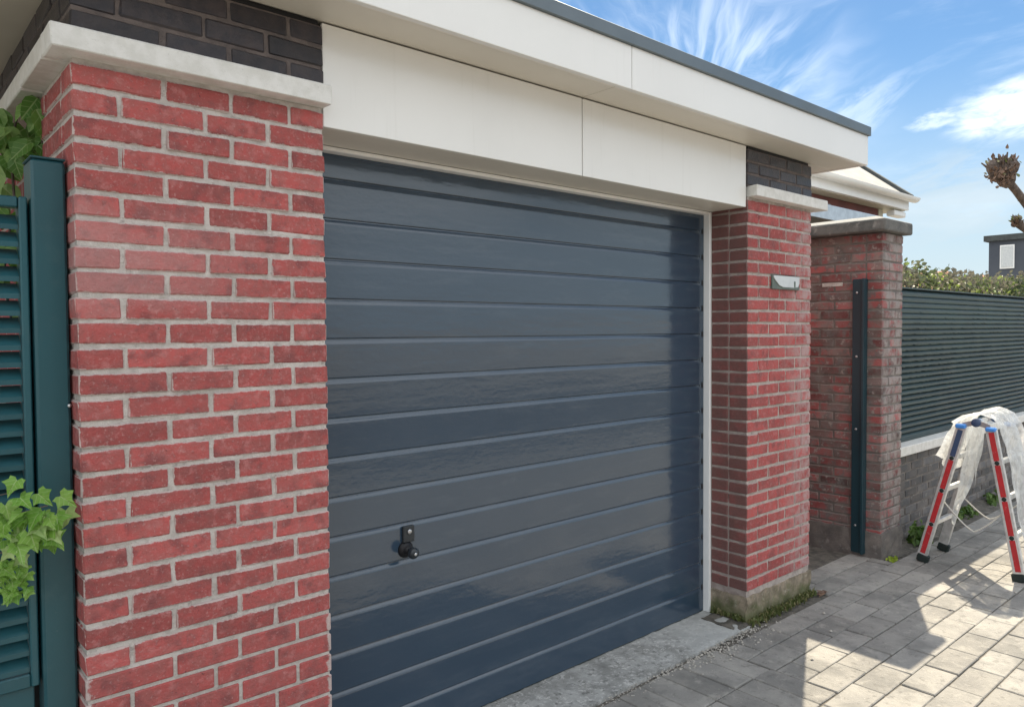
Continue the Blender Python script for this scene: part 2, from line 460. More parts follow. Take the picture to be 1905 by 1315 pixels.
class MB:
    """collects shapes in world coordinates, builds ONE mesh object"""
    def __init__(s):
        s.v, s.f, s.sm = [], [], []

    def add(s, vs, fs, smooth=False):
        n = len(s.v)
        s.v += [tuple(a) for a in vs]
        s.f += [tuple(i + n for i in f) for f in fs]
        s.sm += [smooth] * len(fs)
        return s

    def box(s, x0, x1, y0, y1, z0, z1, c=0.0, M_=None):
        vs, fs = chbox(x0, x1, y0, y1, z0, z1, c)
        if M_ is not None:
            vs = [M_ @ Vector(v) for v in vs]
        return s.add(vs, fs)

    def bar(s, a, b, w, d, side=Vector((1, 0, 0)), c=0.0):
        """box from a to b; w across (side), d across the other way"""
        a, b = Vector(a), Vector(b)
        z = (b - a)
        L = z.length
        z.normalize()
        x = (side - z * side.dot(z)).normalized()
        y = z.cross(x)
        mm = Matrix((x, y, z)).transposed().to_4x4()
        mm.translation = a
        return s.box(-w / 2, w / 2, -d / 2, d / 2, 0, L, c, mm)

    def tube(s, pts, rads, n=8, cap=True):
        pts = [Vector(q) for q in pts]
        vs, fs = [], []
        for i, q in enumerate(pts):
            t = (pts[min(i + 1, len(pts) - 1)] - pts[max(i - 1, 0)]).normalized()
            x = t.orthogonal().normalized() if abs(t.z) < .99 else Vector((1, 0, 0))
            if abs(t.z) < .99:
                x = t.cross(Vector((0, 0, 1))).normalized()
            y = t.cross(x)
            r = rads[i] if isinstance(rads, (list, tuple)) else rads
            for k in range(n):
                a = 2 * pi * k / n
                vs.append(q + (x * cos(a) + y * sin(a)) * r)
        for i in range(len(pts) - 1):
            for k in range(n):
                fs.append((i * n + k, i * n + (k + 1) % n, (i + 1) * n + (k + 1) % n, (i + 1) * n + k))
        if cap:
            fs.append(tuple(range(n - 1, -1, -1)))
            fs.append(tuple((len(pts) - 1) * n + k for k in range(n)))
        return s.add(vs, fs, True)

    def build(s, name, m, parent=None, origin=None):
        me = bpy.data.meshes.new(name)
        if origin is None:
            if parent is not None:
                origin = wloc(parent)
            else:
                origin = Vector((0, 0, 0))
        origin = Vector(origin)
        me.from_pydata([tuple(Vector(v) - origin) for v in s.v], [], s.f)
        me.polygons.foreach_set('use_smooth', s.sm)
        me.materials.append(m)
        me.update()
        return link(name, me, parent, origin)


def chbox(x0, x1, y0, y1, z0, z1, c=0.0):
    if c <= 0:
        vs = [(x, y, z) for z in (z0, z1) for y in (y0, y1) for x in (x0, x1)]
        return vs, [(0, 2, 3, 1), (4, 5, 7, 6), (0, 1, 5, 4), (2, 6, 7, 3), (0, 4, 6, 2), (1, 3, 7, 5)]
    lo, hi = (x0, y0, z0), (x1, y1, z1)
    idx, vs = {}, []
    for sx_ in (0, 1):
        for sy_ in (0, 1):
            for sz_ in (0, 1):
                sg = (sx_, sy_, sz_)
                for ax in range(3):
                    q = []
                    for a in range(3):
                        e = hi[a] if sg[a] else lo[a]
                        if a != ax:
                            e += -c if sg[a] else c
                        q.append(e)
                    idx[(sg, ax)] = len(vs)
                    vs.append(tuple(q))
    fs = []
    ctr = Vector(((x0 + x1) / 2, (y0 + y1) / 2, (z0 + z1) / 2))

    def face(ids):
        a, b, d = (Vector(vs[i]) for i in ids[:3])
        nrm = (b - a).cross(d - b)
        mid = sum((Vector(vs[i]) for i in ids), Vector()) / len(ids)
        fs.append(tuple(ids) if nrm.dot(mid - ctr) > 0 else tuple(reversed(ids)))
    for ax in range(3):
        o = [a for a in range(3) if a != ax]
        for s_ in (0, 1):
            q = []
            for (u, v) in ((0, 0), (1, 0), (1, 1), (0, 1)):
                sg = [0, 0, 0]
                sg[ax], sg[o[0]], sg[o[1]] = s_, u, v
                q.append(idx[(tuple(sg), ax)])
            face(q)
    for ax in range(3):                       # edges running along ax
        o = [a for a in range(3) if a != ax]
        for u in (0, 1):
            for v in (0, 1):
                s0, s1 = [0, 0, 0], [0, 0, 0]
                s1[ax] = 1
                for s_ in (s0, s1):
                    s_[o[0]], s_[o[1]] = u, v
                s0, s1 = tuple(s0), tuple(s1)
                face([idx[(s0, o[0])], idx[(s1, o[0])], idx[(s1, o[1])], idx[(s0, o[1])]])
    for sx_ in (0, 1):
        for sy_ in (0, 1):
            for sz_ in (0, 1):
                sg = (sx_, sy_, sz_)
                face([idx[(sg, 0)], idx[(sg, 1)], idx[(sg, 2)]])
    return vs, fs


_bm = {}


def piece(name, parent, x0, x1, y0, y1, z0, z1, m, c=.004, jit=.0018, rot=.006, nvar=5, off=.0014):
    """one brick / paver / stone as its own object, mesh data shared between alike pieces"""
    L = (round(x1 - x0, 4), round(y1 - y0, 4), round(z1 - z0, 4))
    key = (L, m.name, rnd.randrange(nvar), name, c)
    if key not in _bm:
        vs, fs = chbox(-L[0] / 2, L[0] / 2, -L[1] / 2, L[1] / 2, -L[2] / 2, L[2] / 2, c)
        r2 = random.Random(hash((L, key[2], 5)) & 0xffff)
        cj = {}
        out_ = []
        for v in vs:
            k = (v[0] > 0, v[1] > 0, v[2] > 0)
            if k not in cj:
                cj[k] = [r2.uniform(-jit, jit) for _ in range(3)]
            out_.append(tuple(v[i] + cj[k][i] + r2.uniform(-jit, jit) * .5 for i in range(3)))
        me = bpy.data.meshes.new(name)
        me.from_pydata(out_, [], fs)
        me.materials.append(m)
        me.update()
        _bm[key] = me
    o = link(name, _bm[key], parent, ((x0 + x1) / 2 + rnd.uniform(-off, off), (y0 + y1) / 2 + rnd.uniform(-off, off),
                                      (z0 + z1) / 2 + rnd.uniform(-off, off) * .6))
    if rot:
        o.rotation_euler = (rnd.uniform(-rot, rot), rnd.uniform(-rot, rot), rnd.uniform(-rot, rot))
    return o


J = .0105                       # joint width
CH = .0625                      # course height
Z0 = .0375


def bricks_front(parent, name, xs, y, dep, z, m, dl=None):
    for i in range(len(xs) - 1):
        a = xs[i] + (J / 2 if i else 0)
        b = xs[i + 1] - (J / 2 if i < len(xs) - 2 else 0)
        d = dep
        if i == 0 and dl: d = dl
        piece(name, parent, a, b, y, y + d, z + J / 2, z + CH - J / 2, m)


def bricks_side(parent, name, ys, x, wid, z, m, last_open=False, sign=1):
    """bricks along y whose outer face is at x; wid goes inward (sign +1: towards +x)"""
    for i in range(len(ys) - 1):
        a = ys[i] + J / 2
        b = ys[i + 1] - J / 2
        x0, x1 = (x, x + wid) if sign > 0 else (x - wid, x)
        piece(name, parent, x0, x1, a, b, z + J / 2, z + CH - J / 2, m)


# ================================================================== SETTING
g = MB()
g.add([(-300, -300, -.03), (300, -300, -.03), (300, 300, -.03), (-300, 300, -.03)], [(0, 1, 2, 3)])
tag(g.build('ground', M['ground']), kind='structure')
g = MB().box(-60, 60, -11.5, -4.6, -.028, -.024)
tag(g.build('road', M['asphalt']), kind='structure')
g = MB().box(-60, 60, -4.6, -4.45, -.03, .0, .005)
tag(g.build('kerb', M['concrete']), kind='structure')

pave = MB().box(-6, 14, -4.45, 0.9, -.028, -.008)
pave = tag(pave.build('pavement', M['sand']), kind='structure')
PL, PW = .27, .1395
cells = []
r0 = -.64 + PW * 4           # a joint line
row = 0
y = r0
rows = []
k = -6
while True:
    ya = -.643 - PW * k
    if ya - PW < -4.4: break
    if ya < .80:
        rows.append((ya - PW, ya, k))
    k += 1
for (ya, yb, k) in rows:
    ph = 2.23 if k % 2 == 1 else 2.362
    n0 = int((-6 - ph) / PL)
    for n in range(n0, int((14 - ph) / PL)):
        xa, xb = ph + n * PL, ph + (n + 1) * PL
        if yb > -.62 and xa < 1.957:       # zone of soldier pavers by the threshold
            if xb < 2.0: continue
            xa = 1.957
        if yb > -.01 and xb > -.9:
            if yb > .10 or xa > 3.0:
                xa, xb = max(xa, 2.995), min(xb, 3.925)
            if xb - xa < .04 or xa < 2.9:
                continue
        if yb > -.06 and xa < 2.98 and xa > -.9:
            if yb > .02: continue
        cells.append((xa, xb, ya, yb))
n = 0
x = 1.955
while x > -5.8:
    cells.append((x - PW, x, -.340, -.055))
    cells.append((x - PW, x, -.640, -.340))
    x -= PW
fw2 = Vector((fw.x, fw.y, 0)).normalized()


def cell_key(c):
    cx, cy = (c[0] + c[1]) / 2, (c[2] + c[3]) / 2
    v = Vector((cx + 1.0662, cy + 2.0477, -1.5))
    d = v.dot(fw)
    if d < .3: return 1e9
    px = v.dot(rt2) / d * 1391.3 + 952.5
    py = 657.5 - v.dot(up2) / d * 1391.3
    bad = 0
    if px < 820 or px > 2000 or py > 1420: bad = 1000
    return d + bad


cells.sort(key=cell_key)
cj = .0026
for i, (xa, xb, ya, yb) in enumerate(cells[:300]):
    t_ = rnd.uniform(-.0025, .002)
    piece('paver', pave, xa + cj, xb - cj, ya + cj, yb - cj, -.05 + t_, 0 + t_, M['paver'], c=.0035, jit=.0015, rot=.006)
rest = MB()
for (xa, xb, ya, yb) in cells[300:]:
    t_ = rnd.uniform(-.0015, .002)
    rest.box(xa + cj, xb - cj, ya + cj, yb - cj, -.012 + t_, t_)
tag(rest.build('paver_field', M['paver'], pave), kind='stuff')

# ================================================================== GARAGE
garage = empty('garage', (1.16, 0, 0), 'flat roofed brick garage with dark blue-grey door under white fascia panels', 'garage')

# --- pillars
A = [0, .105, .315, .4875, .66]
B = [0, .21, .3825, .5525, .66]


def pillar(x0, depth, m, first, side_l, side_r):
    core = MB().box(x0 + .005, x0 + .66 - .005, .005, depth, 0 if first else 0, 2.17)
    pl_ = core.build('pillar', M['mortar'] if x0 < 0 else M['mortar_right'], garage)
    for i in range(first, 34):
        z = Z0 + CH * i
        odd = i % 2
        pat = B if odd else A
        bricks_front(pl_, 'brick', [x0 + q for q in pat], 0, .105, z, m)
        # left side: on even courses the corner header runs back as a stretcher
        ys = side_l[odd]
        if ys: bricks_side(pl_, 'brick', ys, x0, .1, z, m)
    return pl_


# corner bricks are .105 deep; side lists start behind them
pL = pillar(-.66, .385, M['brick'], 10, ([.105, .245, .385], [.105, .315, .385]), None)
lowb = MB()
for i in range(0, 10):                          # courses under the picture's lower edge, and the hidden sides
    z = Z0 + CH * i
    pat = [-.66 + q for q in (B if i % 2 else A)]
    for a, b in zip(pat[:-1], pat[1:]):
        lowb.box(a + (J / 2 if a > -.65 else 0), b - (J / 2 if b < -.01 else 0), 0, .105, z + J / 2, z + CH - J / 2, .003)
for i in range(0, 34):
    z = Z0 + CH * i
    for a, b in (((.105, .24),)[0],):
        lowb.box(-.1, 0, .105 + J / 2, .24, z + J / 2, z + CH - J / 2, .003)
tag(lowb.build('brick_field', M['brick'], garage), kind='stuff')

pR = pillar(2.321, .30, M['brick_right'], 2, ([.105, .215], [.105, .215]), None)
sb = MB()
for i in range(2, 34):
    z = Z0 + CH * i
    sb.box(2.881, 2.981, .105 + J / 2, .30, z + J / 2, z + CH - J / 2, .003)
tag(sb.build('brick_field', M['brick_right'], garage), kind='stuff')

# rough render skirt at the right pillar
sk = MB()


def rough_block(mb, x0, x1, y0, y1, z0, z1, step=.03, amp=.006, seed=0):
    nx = max(2, int((x1 - x0) / step))
    ny = max(2, int((y1 - y0) / step))
    nz = max(2, int((z1 - z0) / step))

    def P(u, v, w):
        q = Vector((x0 + (x1 - x0) * u, y0 + (y1 - y0) * v, z0 + (z1 - z0) * w))
        d = mnoise.noise_vector(q * 18 + Vector((seed, 0, 0))) * amp
        return q + d

    def grid(fn, a, b):
        vs = [fn(i / a, j / b) for j in range(b + 1) for i in range(a + 1)]
        fs = [(j * (a + 1) + i, j * (a + 1) + i + 1, (j + 1) * (a + 1) + i + 1, (j + 1) * (a + 1) + i)
              for j in range(b) for i in range(a)]
        mb.add(vs, fs, True)
    grid(lambda u, w: P(u, 0, w), nx, nz)
    grid(lambda u, w: P(1 - u, 1, w), nx, nz)
    grid(lambda v, w: P(0, 1 - v, w), ny, nz)
    grid(lambda v, w: P(1, v, w), ny, nz)
    grid(lambda u, v: P(u, v, 1), nx, ny)


rough_block(sk, 2.316, 2.986, -.003, .31, -.02, .138, .018, .010, 3)
sk.build('plinth', M['plinth'], garage)

# --- coping stones on both pillars
cp = [(-.71, -.35), (-.35, .006)]
CB, CT = 2.171, 2.227
piece('coping_stone', garage, -.71, .004, -.045, .03, CB, CT, M['coping'], c=.003, rot=0, off=0)
for (a, b) in ((.032, .062), (.064, .363), (.366, .72), (.723, 1.08), (1.083, 1.45), (1.453, 2.2)):
    piece('coping_stone', garage, -.71, -.60, a, b, CB, CT, M['coping'], c=.003, rot=0, off=0)
piece('coping_stone', garage, 2.336, 3.085, -.045, .03, CB, CT, M['coping'], c=.003, rot=0, off=0)
MB().box(-.655, -.003, .03, .30, CB, CT - .002).box(2.33, 3.08, .03, .30, CB, CT - .002).build('coping_bed', M['coping'], garage)

# --- dark brick bands over the coping
dl = MB().box(-.656, -.0035, .0035, .30, CT, 2.41).box(-.656, -.56, .30, 2.2, CT, 2.41)
dl = dl.build('brick_band', M['dark_mortar'], garage)
dr = MB().box(2.3245, 2.9775, .0035, .30, CT, 2.41)
dr = dr.build('brick_band', M['dark_mortar'], garage)
for i in range(3):
    z = 2.2245 + CH * i
    pat = A if i % 2 else B
    bricks_front(dl, 'dark_brick', [-.66 + q for q in pat], 0, .1, z, M['dark_brick'])
    bricks_front(dr, 'dark_brick', [2.321 + q for q in pat], 0, .1, z, M['dark_brick'])
    ys = [.105]
    v = .315 if i % 2 else .21
    while v < 1.6:
        ys.append(v)
        v += .21
    bricks_side(dl, 'dark_brick', ys, -.66, .1, z, M['dark_brick'])
    bricks_side(dr, 'dark_brick', [.105, .2], 2.321, .1, z, M['dark_brick'])
MB().box(-.64, -.01, .012, .3, 2.4105, 2.4275).box(-.64, -.56, .3, 2.2, 2.4105, 2.4275).build('shadow_gap_strip', M['black'], garage)  # black strips standing in for the shadow line under the soffit
MB().box(2.34, 2.96, .012, .3, 2.4105, 2.4275).build('shadow_gap_strip', M['black'], garage)

# --- side walls and back
MB().box(-.61, -.50, .386, 6.0, 0, 2.17).build('wall', M['brick_wall'], garage)
MB().box(2.86, 2.97, .302, 6.0, 0, 2.41).build('wall', M['brick_wall'], garage)
MB().box(-.50, 2.86, 5.9, 6.0, 0, 2.41).build('wall', M['brick_wall'], garage)

# --- beam of white panels over the door
RB = 2.428
beam = MB().box(.006, 2.31, .02, .24, 2.126, RB - .003).build('beam', M['black'], garage)
piece('beam_panel', beam, .0015, 1.1225, .008, .0195, 2.119, RB - .004, M['white_panel'], c=.0015, jit=0, rot=0, off=0)
piece('beam_panel', beam, 1.1275, 2.318, .008, .0195, 2.119, RB - .004, M['white_panel'], c=.0015, jit=0, rot=0, off=0)
piece('beam_soffit', beam, .0015, 2.318, .0198, .2075, 2.119, 2.1255, M['soffit'], c=.001, jit=0, rot=0, off=0)
# --- roof: deck, soffit panels, fascia panels, capping
roof = MB().box(-1.9, 3.22, -.15, 6.1, 2.45, 2.60).build('roof', M['asphalt'], garage)
for (a, b) in ((-1.9, 1.1235), (1.1265, 2.3165), (2.3195, 3.235)):
    piece('soffit_panel', roof, a, b, -.168, .006, RB, RB + .012, M['soffit'], c=.001, jit=0, rot=0, off=0)
piece('soffit_panel', roof, 2.984, 3.235, .008, 6.0, RB, RB + .012, M['soffit'], c=.001, jit=0, rot=0, off=0)
piece('soffit_panel', roof, -1.9, -.562, .008, 6.0, RB + .006, RB + .018, M['soffit'], c=.001, jit=0, rot=0, off=0)
MB().box(-.56, 2.984, .008, 5.9, RB + .003, RB + .02).build('ceiling_board', M['soffit'], roof)
FT = 2.588
for (a, b) in ((-1.9, 1.1885), (1.1925, 3.236)):
    piece('fascia_panel', roof, a, b, -.19, -.1685, RB - .004, FT, M['white_panel'], c=.0015, jit=0, rot=0, off=0)
piece('fascia_panel', roof, 3.2362, 3.257, -.19, 6.1, RB - .004, FT, M['white_panel'], c=.0015, jit=0, rot=0, off=0)
piece('roof_capping', roof, -1.92, 3.268, -.203, 0.0, FT, 2.638, M['trim'], c=.002, jit=0, rot=0, off=0)
piece('roof_capping', roof, 3.10, 3.268, .0005, 6.12, FT, 2.638, M['trim'], c=.002, jit=0, rot=0, off=0)

# --- door frame
MB().box(2.301, 2.3205, .208, .262, .008, 2.1185, .003).build('door_frame', M['white_frame'], garage)
MB().box(.0015, .05, .208, .262, .008, 2.1185, .003).build('door_frame', M['white_frame'], garage)
MB().box(.0505, 2.3005, .208, .262, 2.104, 2.1185, .002).build('door_frame', M['white_frame'], garage)

# --- door
door = MB().box(.052, 2.30, .258, .275, .02, 2.103).build('door', M['dark_metal'], garage)
door['label'] = 'dark blue-grey ribbed steel garage door'
gz = [.012] + [.142 + .1342 * k_ for k_ in range(0, 15)]
gz.append(2.1035)


def rib(z0, z1, x0, x1):
    prof = [(.256, z0), (.2462, z0), (.2412, z0 + .0016), (.240, z0 + .004), (.240, z1 - .019), (.2406, z1 - .0160),
            (.2418, z1 - .0120), (.2436, z1 - .0080), (.2458, z1 - .0040), (.2462, z1 - .0006), (.256, z1 - .0006)]
    mb = MB()
    vs = [(x0, a, b) for a, b in prof] + [(x1, a, b) for a, b in prof]
    n_ = len(prof)
    fs = [(i, i + n_, i + 1 + n_, i + 1) for i in range(n_ - 1)] + [tuple(range(n_)), tuple(range(2 * n_ - 1, n_ - 1, -1))]
    mb.add(vs, fs)
    return mb


for a, b in zip(gz[:-1], gz[1:]):
    rib(a, b, .056, 2.264).build('door_slat', M['door'], door)
MB().box(2.266, 2.2995, .2435, .2575, .014, 2.103, .001).build('side_rail', M['door'], door)
for a in gz[1:-1]:
    MB().box(2.279, 2.293, .2415, .2434, a - .016, a + .012, .001).build('end_clip', M['black'], door)
MB().box(.05, 2.30, .246, .257, .004, .0118).build('rubber_seal', M['rubber'], door)


def lathe(mb, axis_pt, axis, prof, n=20):
    ax = Vector(axis).normalized()
    x = ax.orthogonal().normalized()
    y = ax.cross(x)
    vs, fs = [], []
    for (r, h_) in prof:
        for k_ in range(n):
            a = 2 * pi * k_ / n
            vs.append(Vector(axis_pt) + ax * h_ + (x * cos(a) + y * sin(a)) * r)
    for i in range(len(prof) - 1):
        for k_ in range(n):
            fs.append((i * n + k_, i * n + (k_ + 1) % n, (i + 1) * n + (k_ + 1) % n, (i + 1) * n + k_))
    fs.append(tuple(range(n - 1, -1, -1)))
    fs.append(tuple((len(prof) - 1) * n + k_ for k_ in range(n)))
    mb.add(vs, fs, True)
    return mb


MB().box(.409, .457, .226, .2395, .742, .802, .003).build('lock_plate', M['dark_metal'], door)
lathe(MB(), (.434, .2258, .781), (0, -1, 0), [(.009, 0), (.009, .003), (.007, .0045)]).build('key_cylinder', M['steel'], door)
hd = MB()
lathe(hd, (.424, .2395, .716), (0, -1, 0), [(.031, 0), (.030, .006), (.020, .012), (.014, .018), (.012, .03)])
hd.build('handle', M['black'], door)
kb = MB()
kb.tube([(.424, .212, .718), (.424, .196, .716)], .009, 10)
lathe(kb, (.424, .20, .714), (-.1, -1, -.03), [(.008, 0), (.017, .005), (.021, .013), (.021, .020), (.016, .028), (.007, .032)])
kb.build('knob', M['dark_metal'], door)
lathe(MB(), (.4205, .1672, .7131), (-.1, -1, -.03), [(.006, 0), (.006, .002), (.003, .003)]).build('knob_button', M['steel'], door)

# --- threshold slab
th_ = MB()
rough_block(th_, .004, 2.30, -.035, .30, -.04, .008, .025, .006, 9)
th_ = tag(th_.build('threshold', M['concrete']), kind='structure')
dd = MB()
rough_block(dd, 2.20, 2.36, -.03, .19, -.04, .010, .02, .010, 5)
tag(dd.build('broken_concrete', M['sand']), kind='structure')


# ================================================================== SIGN on right pillar
sg = empty('house_sign', (2.69, 0, 1.75), 'small pale glazed plate in grey-green frame on the right garage pillar', 'sign')
MB().box(2.545, 2.828, -.010, -.001, 1.716, 1.790, .002).build('back_plate', M['sign_body'], sg)
sp_ = MB()
out2 = [(2.552, 1.787), (2.822, 1.787), (2.822, 1.752), (2.806, 1.732), (2.755, 1.728), (2.65, 1.728), (2.61, 1.737), (2.578, 1.758), (2.554, 1.776)]
vs = [(a, -.0102, b) for a, b in out2] + [(a, -.0145, b) for a, b in out2]
n_ = len(out2)
sp_.add(vs, [tuple(range(n_, 2 * n_))[::-1]] + [(i, (i + 1) % n_, (i + 1) % n_ + n_, i + n_) for i in range(n_)])
sp_.build('face', M['sign_face'], sg)
MB().box(2.762, 2.777, -.0165, -.0147, 1.731, 1.762, .001).build('mark', M['sign_body'], sg)

# ================================================================== SECOND PILLAR (old) and its wall
op = empty('boundary_pillar', (4.09, .25, 0), 'old weathered brick pillar with dark concrete cap beyond the garage', 'pillar')
oc = MB().box(3.934, 4.246, .005, 2.6, 0, 2.125).build('core', M['old_mortar'], op)
for i in range(0, 34):
    z = CH * i + .002
    odd = i % 2
    xs = [3.93, 4.14, 4.25] if odd else [3.93, 4.035, 4.25]
    if z > 2.1: break
    bricks_front(oc, 'brick', xs, 0, .1, z, M['old_brick'])
    ys = [.105]
    v = .205 if odd else .315
    while v < .9:
        ys.append(v)
        v += .21
    bricks_side(oc, 'brick', ys, 3.93, .1, z, M['old_brick'])
ob = MB()
for i in range(0, 34):
    z = CH * i + .002
    v = .95 + (i % 2) * .1
    while v < 2.5:
        ob.box(3.93, 4.03, v + J / 2, min(v + .21, 2.6) - J / 2, z + J / 2, z + CH - J / 2, .003)
        v += .21
    ob.box(4.15, 4.25, .105, .30, z + J / 2, z + CH - J / 2, .003)
tag(ob.build('brick_field', M['old_brick'], op), kind='stuff')


def cap(x0, x1, y0, y1, z0, z1, zt, inset):
    """concrete cap with a sloping top"""
    mb = MB()
    vs = [(x0, y0, z0), (x1, y0, z0), (x1, y1, z0), (x0, y1, z0), (x0, y0, z1), (x1, y0, z1), (x1, y1, z1), (x0, y1, z1),
          (x0 + inset, y0 + inset, zt), (x1 - inset, y0 + inset, zt), (x1 - inset, y1 - .02, zt), (x0 + inset, y1 - .02, zt)]
    fs = [(0, 3, 2, 1), (0, 1, 5, 4), (1, 2, 6, 5), (2, 3, 7, 6), (3, 0, 4, 7), (4, 5, 9, 8), (5, 6, 10, 9), (6, 7, 11, 10),
          (7, 4, 8, 11), (8, 9, 10, 11)]
    mb.add(vs, fs)
    return mb


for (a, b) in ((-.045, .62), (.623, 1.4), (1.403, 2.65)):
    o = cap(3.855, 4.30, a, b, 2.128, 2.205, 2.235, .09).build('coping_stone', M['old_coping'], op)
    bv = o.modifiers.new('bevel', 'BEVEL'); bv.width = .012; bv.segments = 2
rs = MB()
rough_block(rs, 3.915, 4.265, -.012, .6, -.02, .17, .025, .014, 12)
rs.build('plinth', M['old_mortar'], op)
# small whitish paint patch / sticker brick on the side
MB().box(3.9265, 3.931, .26, .40, 1.79, 1.815, .001).build('mortar_smear', M['mortar'], op)

# steel gate post (angle profile) fixed to that pillar
gp = empty('gate_post', (3.915, .135, 0), 'dark teal steel angle post screwed upright to the old pillar', 'post')
MB().box(3.90, 3.9265, .092, .180, .02, 1.83, .002).build('flange', M['teal_dark'], gp)
MB().box(3.872, 3.8995, .092, .108, .02, 1.83, .002).build('leg_flange', M['teal_dark'], gp).name = 'web'
for z in (1.74, 1.32, .84, .20):
    lathe(MB(), (3.8997, .15, z), (-1, 0, 0), [(.008, 0), (.008, .003), (.004, .005)], 10).build('screw', M['steel'], gp)

# ================================================================== LOW WALL + LOUVRE FENCE (right)
lw = empty('low_wall', (7, .2, 0), 'low grey brick wall with pale concrete coping under the louvre fence', 'wall')
lc = MB().box(4.27, 13.5, .104, .30, 0, .598).build('core', M['old_mortar'], lw)
lst = MB()
for i in range(0, 10):
    z = CH * i - .03
    x = 4.252 + (i % 2) * -.105
    while x < 13.4:
        a, b = max(x, 4.252) + J / 2, x + .21 - J / 2 + .0
        if b - a > .04:
            if x < 7.35:
                piece('brick', lc, a, b, .1, .2, z + J / 2, z + CH - J / 2, M['grey_brick'], off=.002)
            else:
                lst.box(a, b, .1, .2, z + J / 2, z + CH - J / 2, .003)
        x += .22
tag(lst.build('brick_field', M['grey_brick'], lw), kind='stuff')
x = 4.252
while x < 13:
    piece('coping_stone', lw, x + .002, x + .998, .055, .35, .602, .672, M['coping'], c=.005, jit=.002, rot=.002)
    x += 1.0

lf = empty('louvre_fence', (6, .16, .68), 'dark green louvred metal fence on the low wall beyond the pillar', 'fence')


def slat_mesh(x0, x1, pitch, depth, lip=.62):
    """Z-shaped louvre blade centred on 0,0"""
    prof = [(-depth / 2, -pitch * lip), (-depth / 2, -pitch * .20), (depth / 2 - .004, pitch * lip * .68), (depth / 2, pitch * lip * .84),
            (depth / 2 + .002, pitch * lip * .80), (depth / 2 - .001, pitch * lip * .58), (-depth / 2 + .003, -pitch * .26), (-depth / 2 + .003, -pitch * lip)]
    mb = MB()
    vs = [(x0, a, b) for a, b in prof] + [(x1, a, b) for a, b in prof]
    k_ = len(prof)
    mb.add(vs, [(i, (i + 1) % k_, (i + 1) % k_ + k_, i + k_) for i in range(k_)] + [tuple(range(k_ - 1, -1, -1)), tuple(range(k_, 2 * k_))])
    return mb


def slat_set(name, parent, x0, x1, y, z0, z1, pitch, m, depth=.034, lip=.62):
    me = None
    z = z0 + pitch / 2
    while z < z1:
        if me is None:
            o = slat_mesh(0, x1 - x0, pitch, depth, lip).build(name, m, parent, Vector((0, 0, 0)))
            me = o.data
            o.location = Vector((x0, y, z)) - wloc(parent)
        else:
            o = link(name, me, parent, (x0, y, z))
        z += pitch


slat_set('slat', lf, 4.30, 9.2, .17, .70, 1.79, .0405, M['fence_slat'])
MB().box(4.262, 4.30, .145, .20, .673, 1.80, .002).build('stile', M['fence_slat'], lf)
MB().box(9.2, 9.26, .14, .21, .673, 1.84, .002).build('post', M['fence_slat'], lf)
MB().box(4.30, 9.2, .155, .19, 1.792, 1.802, .002).build('top_rail', M['fence_slat'], lf)
MB().box(4.30, 9.2, .15, .20, .674, .699, .002).build('bottom_rail', M['fence_slat'], lf)

# ================================================================== LEFT: post and louvre gate
fp = empty('fence_post', (-.7, .13, 0), 'teal painted square steel post against the left garage pillar', 'post')
MB().box(-.7365, -.664, .066, .17, 0, 1.930, .006).build('post_tube', M['teal'], fp)
MB().box(-.738, -.6625, .0645, .1715, 1.9305, 1.936, .002).build('post_cap', M['teal'], fp)
lathe(MB(), (-.668, .0655, 1.33), (0, -1, 0), [(.005, 0), (.005, .004), (.003, .006)], 8).build('bolt', M['steel'], fp)

lg = empty('louvre_gate', (-1.3, .12, 0), 'teal louvred gate leaf with plain lower panel left of the post', 'gate')
MB().box(-.760, -.7425, .085, .135, .645, 1.838, .003).build('stile', M['teal'], lg)
MB().box(-2.2, -.761, .09, .13, 1.812, 1.838, .003).build('top_rail', M['teal'], lg)
MB().box(-2.2, -.761, .085, .135, .645, .678, .003).build('bottom_rail', M['teal'], lg)
slat_set('slat', lg, -2.2, -.761, .112, .68, 1.81, .0415, M['teal'], .034, .50)
MB().box(-2.2, -.752, .10, .125, .06, .6445, .002).build('lower_panel', M['teal'], lg)
MB().box(-2.3, -2.2, .08, .16, 0, 1.93, .004).build('far_post', M['teal'], lg).name = 'hinge_post'

MB().box(-.7465, -.733, .136, .150, .05, 1.83).build('gap_shade_strip', M['black'], lg)  # black strip added so the gap between gate and post reads as shade

# garden behind the gate
gw = empty('garden_fence', (-1.4, 3.2, 0), 'pale board fence behind the louvre gate seen through its gaps', 'fence')
x = -3.4
while x < -.70:
    piece('board', gw, x, x + .10, 3.2, 3.225, 0, 2.35, M['timber'], c=.003, off=.004)
    x += .125
MB().box(-3.4, -.7, 3.228, 3.27, 1.9, 1.98).box(-3.4, -.7, 3.228, 3.27, .4, .48).build('cross_rail', M['verge'], gw)
MB().box(-3.4, -.7, 3.34, 3.36, 0, 2.2).build('backing', M['black'], gw)


